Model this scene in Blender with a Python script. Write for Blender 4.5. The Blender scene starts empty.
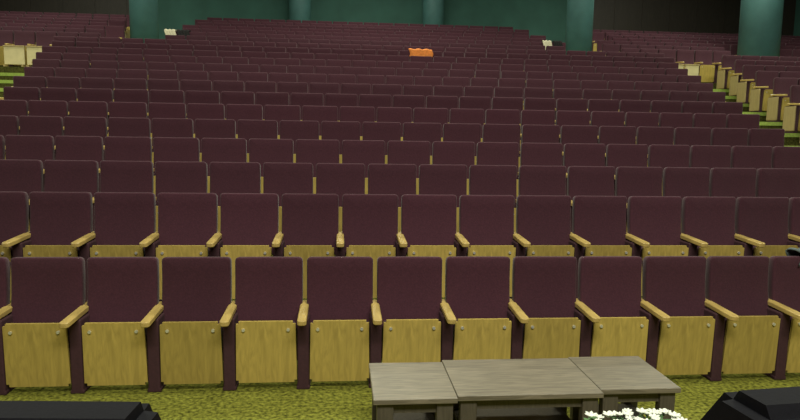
import bpy, bmesh, math, random
from mathutils import Matrix, Vector
random.seed(3)
D=math.radians
S=0.55                       # seat pitch
FOC,PSI,TH,RO,HC=652.7,.0916,.1162,.0158,1.944
Y1,dY,r2,rr,x0=5.027,.951,.407,.2376,0.0

def mat(name,col,rough=.7,var=.15,scale=20,bump=0,metal=0,wood=False,stretch=(1,1,1),spec=.5,sheen=0,rnd=0):
    m=bpy.data.materials.new(name); m.use_nodes=True; nt=m.node_tree; b=nt.nodes['Principled BSDF']
    b.inputs['Roughness'].default_value=rough; b.inputs['Metallic'].default_value=metal
    b.inputs['Specular IOR Level'].default_value=spec
    if sheen: b.inputs['Sheen Weight'].default_value=sheen
    tc=nt.nodes.new('ShaderNodeTexCoord'); mp=nt.nodes.new('ShaderNodeMapping'); mp.inputs['Scale'].default_value=stretch
    no=nt.nodes.new('ShaderNodeTexNoise'); no.inputs['Scale'].default_value=scale; no.inputs['Detail'].default_value=4
    if wood: no.inputs['Distortion'].default_value=1.2
    cr=nt.nodes.new('ShaderNodeValToRGB'); cr.color_ramp.elements[0].position=.3; cr.color_ramp.elements[1].position=.7
    cr.color_ramp.elements[0].color=tuple(c*(1-var) for c in col)+(1,); cr.color_ramp.elements[1].color=tuple(min(1,c*(1+var)) for c in col)+(1,)
    nt.links.new(tc.outputs['Object'],mp.inputs[0]); nt.links.new(mp.outputs[0],no.inputs[0]); nt.links.new(no.outputs['Fac'],cr.inputs[0])
    out=cr.outputs[0]
    if rnd:
        oi=nt.nodes.new('ShaderNodeObjectInfo'); mr=nt.nodes.new('ShaderNodeMapRange'); mr.inputs[3].default_value=1-rnd; mr.inputs[4].default_value=1+rnd
        nt.links.new(oi.outputs['Random'],mr.inputs[0])
        hs=nt.nodes.new('ShaderNodeHueSaturation'); nt.links.new(mr.outputs[0],hs.inputs['Value']); nt.links.new(out,hs.inputs['Color']); out=hs.outputs[0]
    nt.links.new(out,b.inputs['Base Color'])
    if bump:
        bp=nt.nodes.new('ShaderNodeBump'); bp.inputs['Strength'].default_value=bump; bp.inputs['Distance'].default_value=.01
        nt.links.new(no.outputs['Fac'],bp.inputs['Height']); nt.links.new(bp.outputs[0],b.inputs['Normal'])
    return m
M_FAB=mat('maroon_fabric',(.056,.0180,.0290),.9,.14,70,.15,sheen=.15,spec=.2,rnd=.10)
M_PAN=mat('yellow_plywood',(.45,.335,.088),.34,.18,6,0,wood=True,stretch=(5,5,.6),rnd=.18)
M_ARM=mat('armrest_wood',(.50,.36,.115),.35,.12,8,0,wood=True,stretch=(4,.6,4))
M_END=mat('end_panel_wood',(.40,.31,.14),.5,.12,6,0,wood=True,stretch=(4,4,.6))
M_CREAM=mat('cream_laminate',(.66,.58,.32),.5,.08,6)
M_CLOTH=mat('cream_cloth',(.66,.62,.45),.8,.10,20,.2)
M_MET=mat('bolt_metal',(.8,.8,.75),.3,.05,20,metal=.6)
M_SHELL=mat('dark_standard',(.050,.017,.024),.8,.15,40)
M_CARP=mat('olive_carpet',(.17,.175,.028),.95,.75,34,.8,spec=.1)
M_RISE=mat('shaded_riser_carpet',(.07,.07,.018),.95,.5,34,.5,spec=.1)  # carpet colour darkened on risers, painting shade into the gaps between seats
M_STEP=mat('step_edge',(.30,.42,.08),.8,.2,30)
M_TEAL=mat('teal_wall_paint',(.036,.115,.095),.8,.15,1.2)
M_TEAL2=mat('teal_column_paint',(.066,.175,.175),.6,.10,3)
M_DARK=mat('dark_wood_panel',(.026,.020,.015),.6,.25,5,wood=True,stretch=(4,4,.5))
M_CEIL=mat('ceiling_paint',(.35,.36,.33),.8,.08,3)
M_STAGE=mat('stage_wood',(.16,.10,.05),.5,.2,6,wood=True,stretch=(.5,5,1))
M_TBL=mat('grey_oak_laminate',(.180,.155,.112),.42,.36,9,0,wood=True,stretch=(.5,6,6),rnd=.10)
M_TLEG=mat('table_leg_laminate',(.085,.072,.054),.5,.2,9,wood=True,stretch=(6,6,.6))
M_BLK=mat('black_speaker_paint',(.004,.004,.007),.75,.2,80,.1,spec=.15)
M_GRL=mat('speaker_grille',(.003,.003,.005),.8,.6,300,.3,spec=.1)
M_WHT=mat('white_petals',(.75,.78,.70),.6,.08,20)
M_LEAF=mat('leaf_green',(.06,.14,.04),.6,.3,20)
M_POT=mat('ceramic_pot',(.3,.28,.25),.4,.1,10)
M_ORG=mat('orange_cloth',(.70,.22,.04),.8,.15,20,.3)
M_GREY=mat('grey_cloth',(.09,.12,.12),.9,.2,20,.3)
M_BCL=mat('black_cloth',(.008,.008,.009),.9,.2,20,.3)

def put(bm,t,mi,M=None,smooth=False):
    if M is not None: bmesh.ops.transform(t,matrix=M,verts=t.verts)
    for fc in t.faces: fc.material_index=mi; fc.smooth=smooth
    me=bpy.data.meshes.new('tmp'); t.to_mesh(me); t.free(); bm.from_mesh(me); bpy.data.meshes.remove(me)
def box(bm,c,s,mi=0,bev=0,seg=2,rx=0,rz=0,smooth=False):
    t=bmesh.new(); bmesh.ops.create_cube(t,size=1); bmesh.ops.scale(t,vec=s,verts=t.verts)
    if bev: bmesh.ops.bevel(t,geom=t.edges[:],offset=bev,segments=seg,affect='EDGES',profile=.5)
    put(bm,t,mi,Matrix.Translation(c)@Matrix.Rotation(rz,4,'Z')@Matrix.Rotation(rx,4,'X'),smooth)
def cyl(bm,c,r,h,mi=0,axis='Z',seg=16,r2=None):
    t=bmesh.new(); bmesh.ops.create_cone(t,cap_ends=True,segments=seg,radius1=r,radius2=r if r2 is None else r2,depth=h)
    R=Matrix.Identity(4)
    if axis=='Y': R=Matrix.Rotation(D(90),4,'X')
    if axis=='X': R=Matrix.Rotation(D(90),4,'Y')
    put(bm,t,mi,Matrix.Translation(c)@R,False)
def obj(name,bm,mats,loc=(0,0,0),rz=0):
    me=bpy.data.meshes.new(name); bm.to_mesh(me); bm.free()
    for m in mats: me.materials.append(m)
    o=bpy.data.objects.new(name,me); bpy.context.collection.objects.link(o); o.location=loc; o.rotation_euler=(0,0,rz)
    return o
def link(name,me,loc):
    o=bpy.data.objects.new(name,me); bpy.context.collection.objects.link(o); o.location=loc; return o

# ---------------- theatre seat ----------------
SM=[M_FAB,M_PAN,M_ARM,M_MET,M_SHELL,M_END]
def back_cushion(bm,cx):
    t=bmesh.new(); bmesh.ops.create_cube(t,size=1); bmesh.ops.scale(t,vec=(.517,.085,.56),verts=t.verts)
    e=[x for x in t.edges if abs((x.verts[0].co-x.verts[1].co).y)>.05]
    bmesh.ops.bevel(t,geom=e,offset=.03,segments=3,affect='EDGES',profile=.5)
    e=[x for x in t.edges if abs(x.verts[0].co.y-x.verts[1].co.y)<.001]
    bmesh.ops.bevel(t,geom=e,offset=.018,segments=2,affect='EDGES',profile=.5)
    for zc in (-.18,-.09,0,.09,.18):
        bmesh.ops.bisect_plane(t,geom=t.verts[:]+t.edges[:]+t.faces[:],plane_co=(0,0,zc),plane_no=(0,0,1))
    for xc in (-.12,0,.12):
        bmesh.ops.bisect_plane(t,geom=t.verts[:]+t.edges[:]+t.faces[:],plane_co=(xc,0,0),plane_no=(1,0,0))
    for v in t.verts:
        v.co.y+= -.35*v.co.z**2 - .25*v.co.x**2 + .012
    put(bm,t,0,Matrix.Translation((cx,.04,.695))@Matrix.Rotation(D(-8),4,'X'),True)
    box(bm,(cx,.105,.68),(.47,.018,.50),4,.006,1,rx=D(-8))
def standard(bm,cx,end=0):
    box(bm,(cx,-.05,.28),(.088,.32,.56),4,.012,2)
    box(bm,(cx,-.03,.015),(.10,.36,.03),4,.006,1)
    t=bmesh.new(); bmesh.ops.create_cube(t,size=1); bmesh.ops.scale(t,vec=(.066,.50,.04),verts=t.verts)
    e=[x for x in t.edges if abs(x.verts[0].co.z-x.verts[1].co.z)>.01]
    bmesh.ops.bevel(t,geom=e,offset=.025,segments=3,affect='EDGES',profile=.5)
    e=[x for x in t.edges if abs(x.verts[0].co.z-x.verts[1].co.z)<.001]
    bmesh.ops.bevel(t,geom=e,offset=.006,segments=1,affect='EDGES')
    put(bm,t,2,Matrix.Translation((cx,-.16,.588))@Matrix.Rotation(D(3),4,'X'))
    if end:
        box(bm,(cx+end*.053,-.06,.30),(.02,.34,.50),5,.02,2)
def pan(bm,cx):
    t=bmesh.new(); bmesh.ops.create_cube(t,size=1); bmesh.ops.scale(t,vec=(.455,.022,.485),verts=t.verts)
    for v in t.verts:
        if v.co.z>0: v.co.x*=.96
    e=[x for x in t.edges if abs(x.verts[0].co.y-x.verts[1].co.y)>.01]
    bmesh.ops.bevel(t,geom=e,offset=.02,segments=2,affect='EDGES')
    put(bm,t,1,Matrix.Translation((cx,-.20,.298))@Matrix.Rotation(D(4),4,'X'))
    box(bm,(cx,-.145,.295),(.43,.085,.45),0,.025,2,rx=D(4))
    for s in (-1,1):
        cyl(bm,(cx+s*.165,-.228,.475),.012,.014,3,'Y',10)
        box(bm,(cx+s*.235,-.13,.30),(.022,.05,.06),4)
_single={}
def single(left,right,le=0,re=0):
    key=(left,right,le,re)
    if key in _single: return _single[key]
    bm=bmesh.new(); back_cushion(bm,0); pan(bm,0)
    if left: standard(bm,-S/2,-1 if le else 0)
    if right: standard(bm,S/2,1 if re else 0)
    me=bpy.data.meshes.new('theater_seat_mesh'); bm.to_mesh(me); bm.free()
    for m in SM: me.materials.append(m)
    _single[key]=me; return me
def pick(i,cnt): return single(True,False,1) if i==0 else single(True,True,0,1) if i==cnt-1 else single(True,False)
_rows={}
def rowmesh(cnt):
    if cnt in _rows: return _rows[cnt]
    bm=bmesh.new()
    for i in range(cnt):
        n0=len(bm.verts); bm.from_mesh(pick(i,cnt)); bm.verts.ensure_lookup_table()
        bmesh.ops.translate(bm,vec=(i*S,0,0),verts=bm.verts[n0:])
    me=bpy.data.meshes.new('seat_row_mesh'); bm.to_mesh(me); bm.free()
    for m in SM: me.materials.append(m)
    _rows[cnt]=me; return me
NR=21
RY=lambda n:Y1+(n-1)*dY
RZ=lambda n:0 if n==1 else r2+(n-2)*rr
COLS=[(-6.12,21.5,.42),(-1.62,26.55,.43),(3.64,26.55,.43),(7.83,21.5,.43),(12.32,18.75,.56)]
for n in range(1,NR+1):
    h=0 if n%2 else .5
    if n<15:
        kR=12.5+.5*(n-8); kL=-9.5-.5*(n-8)
        segs=[(kL,kR),(-29-h,kL-4),(kR+4,32+h)]
    else:
        l_end,r_st=(-12-h,15-h) if n<18 else (-13-h,17-h)
        segs=[(-8-h,11+h),(-29-h,l_end),(r_st,32+h)]
    out=[]
    for a,b in segs:
        cut=[(a,b)]
        for X,Yc,r in COLS:
            if abs(RY(n)-.05-Yc)<r+.42:
                nc=[]
                for p,q in cut:
                    lo=math.floor((X-r-.1)/S-.5-p)+p; hi=math.ceil((X+r+.1)/S+.5-p)+p
                    if hi<p or lo>q: nc.append((p,q))
                    else:
                        if lo-p>=1: nc.append((p,lo))
                        if q-hi>=1: nc.append((hi,q))
                cut=nc
        out+=cut
    jit=0 if n<6 else random.uniform(-.06,.06)
    for a,b in out:
        cnt=int(round(b-a))+1
        if n<=2:
            for i in range(cnt): link('theater_seat',pick(i,cnt),((a+i)*S+x0,RY(n),RZ(n)))
        else: link('theater_seat_row',rowmesh(cnt),(a*S+x0+jit,RY(n),RZ(n)))

# ---------------- floor / tiers ----------------
WX0,WX1=-17.4,19.4; YB=RY(NR)+3.2
bm=bmesh.new(); ZB=RZ(NR)
def slab(y0,y1,z0,z1,mi=0,xa=WX0,xb=WX1):
    box(bm,((xa+xb)/2,(y0+y1)/2,(z0+z1)/2),(xb-xa,y1-y0,z1-z0),mi)
slab(-6,RY(2)-.5,-.2,0)
for n in range(2,NR+1):
    y0=RY(n)-.5; y1=RY(n+1)-.5 if n<NR else YB
    slab(y0,y1,-.2,RZ(n))
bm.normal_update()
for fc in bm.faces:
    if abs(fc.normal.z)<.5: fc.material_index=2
for n in range(2,NR+1):
    y0=RY(n)-.5
    if n<15: xs=(((-9.5-.5*(n-8)-2)*S,.75),((12.5+.5*(n-8)+2)*S,.75))
    else: xs=((-5.5,.5),(7.15,.5))
    for xa,hw in xs: slab(y0-.012,y0+.09,RZ(n)-.07,RZ(n)+.006,1,xa-hw,xa+hw)
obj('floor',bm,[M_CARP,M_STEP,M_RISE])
H=9.5
def wall(name,c,s,m):
    bm=bmesh.new(); box(bm,(0,0,0),s,0); return obj(name,bm,[m],c)
wall('wall_back',((WX0+WX1)/2,YB+.1,H/2),(WX1-WX0,.2,H),M_TEAL)
wall('wall_left',(WX0-.1,(YB-6)/2,H/2),(.2,YB+6,H),M_TEAL)
wall('wall_right',(WX1+.1,(YB-6)/2,H/2),(.2,YB+6,H),M_TEAL)
wall('ceiling',((WX0+WX1)/2,(YB-6)/2,H+.1),(WX1-WX0+.4,YB+6.4,.2),M_CEIL)
wall('wall_stage',((WX0+WX1)/2,-6.1,H/2),(WX1-WX0,.2,H),M_DARK)
wall('baseboard_back',(.8,YB-.02,ZB+.08),(16,.04,.16),M_DARK)
for nm,xa,xb in (('trim_1',WX0,-7.6),('trim_2',9.6,WX1)):
    bm=bmesh.new(); cx=(xa+xb)/2; w=xb-xa; box(bm,(0,0,0),(w,.06,H-ZB),0)
    for i in range(int(w/1.2)): box(bm,(-w/2+.6+i*1.2,-.04,0),(.05,.04,H-ZB),0)
    obj(nm,bm,[M_DARK],(cx,YB-.03,(ZB+H)/2))
for X,Y,r in COLS:
    n=max(k for k in range(1,NR+1) if RY(k)-.5<=Y-r)
    z=RZ(n); bm=bmesh.new()
    cyl(bm,(0,0,(H-z)/2),r,H-z,0,'Z',40); cyl(bm,(0,0,.1),r+.05,.2,0,'Z',40); cyl(bm,(0,0,H-z-.15),r+.12,.3,0,'Z',40)
    for fc in bm.faces: fc.smooth=abs(fc.normal.z)<.5
    obj('column',bm,[M_TEAL2],(X,Y,z))
def barrier(X,n,w,h,cnt,gap=.06):
    bm=bmesh.new(); tot=cnt*w+(cnt-1)*gap
    for i in range(cnt):
        cx=-tot/2+w/2+i*(w+gap)
        box(bm,(cx,0,h/2+.03),(w,.05,h-.06),0,.008); box(bm,(cx,0,h-.015),(w+.03,.08,.035),1,.006)
        for s in (-1,1): box(bm,(cx+s*(w/2-.03),0,.02),(.04,.22,.04),1,.004)
    obj('aisle_barrier',bm,[M_CREAM,M_END],(X,RY(n)-.40,RZ(n)))
barrier(-8.08,15,.50,.54,2); barrier(9.62,15,.40,.52,2)

bm=bmesh.new(); box(bm,(1,-1.9,.44),(30,8.0,.88),0,.01); box(bm,(1,2.09,.86),(30,.06,.06),0,.01)
obj('stage',bm,[M_STAGE])
# ---------------- tables ----------------
def table(name,xa,xb,y0,y1,z=.45):
    bm=bmesh.new(); w=xb-xa; d=y1-y0
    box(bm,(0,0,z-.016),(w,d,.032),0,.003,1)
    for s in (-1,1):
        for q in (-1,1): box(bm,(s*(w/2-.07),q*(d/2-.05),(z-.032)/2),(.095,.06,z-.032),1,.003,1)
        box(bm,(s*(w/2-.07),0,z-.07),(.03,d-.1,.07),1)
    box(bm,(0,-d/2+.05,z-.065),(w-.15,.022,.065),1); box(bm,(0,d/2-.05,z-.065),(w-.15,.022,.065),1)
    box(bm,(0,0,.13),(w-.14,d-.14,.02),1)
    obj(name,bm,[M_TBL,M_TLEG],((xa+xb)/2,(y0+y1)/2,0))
table('coffee_table',.19,.674,3.53,4.13); table('coffee_table',.678,1.548,3.56,4.165); table('coffee_table',1.552,2.05,3.61,4.185)
# ---------------- stage monitors ----------------
def monitor(loc,w,h,d,rz):
    bm=bmesh.new()
    prof=[(-d/2,0),(d/2,0),(d/2,h*.45),(d*.12,h),(-d*.28,h),(-d/2,h*.7)]
    t=bmesh.new(); a=[t.verts.new((-w/2,y,z)) for y,z in prof]; b=[t.verts.new((w/2,y,z)) for y,z in prof]
    t.faces.new(a[::-1]); t.faces.new(b)
    for i in range(len(prof)): t.faces.new((a[i],a[(i+1)%len(prof)],b[(i+1)%len(prof)],b[i]))
    bmesh.ops.recalc_face_normals(t,faces=t.faces[:])
    bmesh.ops.bevel(t,geom=t.edges[:],offset=.035,segments=4,affect='EDGES')
    put(bm,t,0,smooth=False)
    box(bm,(0,-d*.385,h*.845),(w*.8,.014,h*.2),1,.004,1,rx=D(-52))
    for s in (-1,1): box(bm,(s*w/2,0,h*.55),(.015,.14,.04),1,.004,1)
    obj('stage_monitor_speaker',bm,[M_BLK,M_GRL],loc,rz)
monitor((-.725,1.6,.886),.54,.39,.42,D(-4))
monitor((1.245,1.6,.886),.42,.387,.42,D(6))
# ---------------- flowers ----------------
bm=bmesh.new(); cyl(bm,(0,0,.05),.07,.10,2,'Z',20,.09); top=.158
for i in range(60):
    x=random.uniform(-.15,.15); y=random.uniform(-.07,.09); e=1-(x/.21)**2*.4-(y/.12)**2*.3; z=.085+(top-.095)*e*random.uniform(.8,1)
    r=random.uniform(.011,.018)
    t=bmesh.new(); bmesh.ops.create_icosphere(t,subdivisions=1,radius=r*.5); put(bm,t,0,Matrix.Translation((x,y,z)))
    for j in range(6):
        t=bmesh.new(); bmesh.ops.create_icosphere(t,subdivisions=1,radius=r*.6); bmesh.ops.scale(t,vec=(1,.7,.3),verts=t.verts)
        put(bm,t,0,Matrix.Translation((x,y,z))@Matrix.Rotation(j*1.05,4,'Z')@Matrix.Rotation(-.4,4,'Y')@Matrix.Translation((r*.75,0,0)),True)
    v0=Vector((x*.3,y*.3,.08)); v1=Vector((x,y,z)); dd=v1-v0
    t=bmesh.new(); bmesh.ops.create_cone(t,segments=5,radius1=.003,radius2=.002,depth=max(dd.length,.01)); put(bm,t,1,Matrix.Translation((v0+v1)/2)@dd.to_track_quat('Z','Y').to_matrix().to_4x4())
for i in range(90):
    x=random.uniform(-.26,.15); y=random.uniform(-.08,.09); z=random.uniform(.07,top-.02)
    t=bmesh.new(); bmesh.ops.create_icosphere(t,subdivisions=1,radius=.028); bmesh.ops.scale(t,vec=(1,.4,.08),verts=t.verts)
    put(bm,t,1,Matrix.Translation((x,y,z))@Matrix.Rotation(random.uniform(0,6),4,'Z')@Matrix.Rotation(random.uniform(-1,.4),4,'Y'))
obj('white_flower_arrangement',bm,[M_WHT,M_LEAF,M_POT],(.985,1.94,.891))
# ---------------- jackets ----------------
def drape(name,loc,w,front,back,m):
    bm=bmesh.new(); N=14; K=20; g=[]
    L=front+back+.12
    for i in range(N+1):
        row=[]
        x=(i/N-.5)*w
        for j in range(K+1):
            s=j/K*L
            if s<front: y,z=-.085,-(front-s)
            elif s<front+.12:
                q=(s-front)/.12*math.pi; y,z=-.085*math.cos(q),.03*math.sin(q)
            else: y,z=.085,-(s-front-.12)
            z+=.012*math.sin(i*1.3); y+=.01*math.sin(i*1.9+j*.4)*(1 if abs(z)>.04 else .2)
            row.append(bm.verts.new((x+.02*math.sin(j*.5),y,z)))
        g.append(row)
    for i in range(N):
        for j in range(K): bm.faces.new((g[i][j],g[i+1][j],g[i+1][j+1],g[i][j+1])).smooth=True
    o=obj(name,bm,[m],loc); md=o.modifiers.new('s','SOLIDIFY'); md.thickness=.012
    return o
drape('orange_jacket',(1.97,RY(13)+.08,RZ(13)+1.0),.58,.17,.15,M_ORG)
drape('grey_jacket',(7*S+.10,RY(1)+.08,1.0),.28,.10,.2,M_GREY)
drape('cream_jacket',(-4.78,RY(16)+.08,RZ(16)+1.0),.30,.26,.15,M_CLOTH)
drape('black_jacket',(-4.42,RY(16)+.08,RZ(16)+1.0),.34,.28,.15,M_BCL)
drape('cream_jacket',(6.08,RY(16)+.08,RZ(16)+1.0),.26,.26,.15,M_CLOTH)
drape('black_jacket',(6.40,RY(16)+.08,RZ(16)+1.0),.26,.28,.15,M_BCL)
# ---------------- lights ----------------
def area(loc,size,power,col,rot=(0,0,0)):
    l=bpy.data.lights.new('overhead_light','AREA'); l.shape='RECTANGLE'; l.size=size[0]; l.size_y=size[1]; l.energy=power; l.color=col
    o=bpy.data.objects.new('overhead_light',l); bpy.context.collection.objects.link(o); o.location=loc; o.rotation_euler=rot
for y,pw in ((5,230),(11,350),(17,320),(22,160)):
    for x in (-9,1,11): area((x,y,H-.2),(3,1.2),pw,(.99,1,.80))
area((1,-1.5,7.5),(6,1.5),760,(1,.97,.80),(D(42),0,0))  # unseen light above the stage, added to brighten the front seats
w=bpy.data.worlds.new('World'); bpy.context.scene.world=w; w.use_nodes=True
w.node_tree.nodes['Background'].inputs[0].default_value=(.3,.4,.35,1); w.node_tree.nodes['Background'].inputs[1].default_value=.3
# ---------------- camera ----------------
F=Vector((math.sin(PSI)*math.cos(TH),math.cos(PSI)*math.cos(TH),-math.sin(TH)))
R0=Vector((math.cos(PSI),-math.sin(PSI),0)); U0=R0.cross(F)
R=math.cos(RO)*R0+math.sin(RO)*U0; U=-math.sin(RO)*R0+math.cos(RO)*U0
cd=bpy.data.cameras.new('camera'); cd.sensor_width=36; cd.lens=FOC*36/800; cd.clip_start=.05
co=bpy.data.objects.new('camera',cd); bpy.context.collection.objects.link(co)
co.matrix_world=Matrix(((R[0],U[0],-F[0],0),(R[1],U[1],-F[1],0),(R[2],U[2],-F[2],HC),(0,0,0,1)))
bpy.context.scene.camera=co
bpy.context.scene.view_settings.view_transform='Standard'
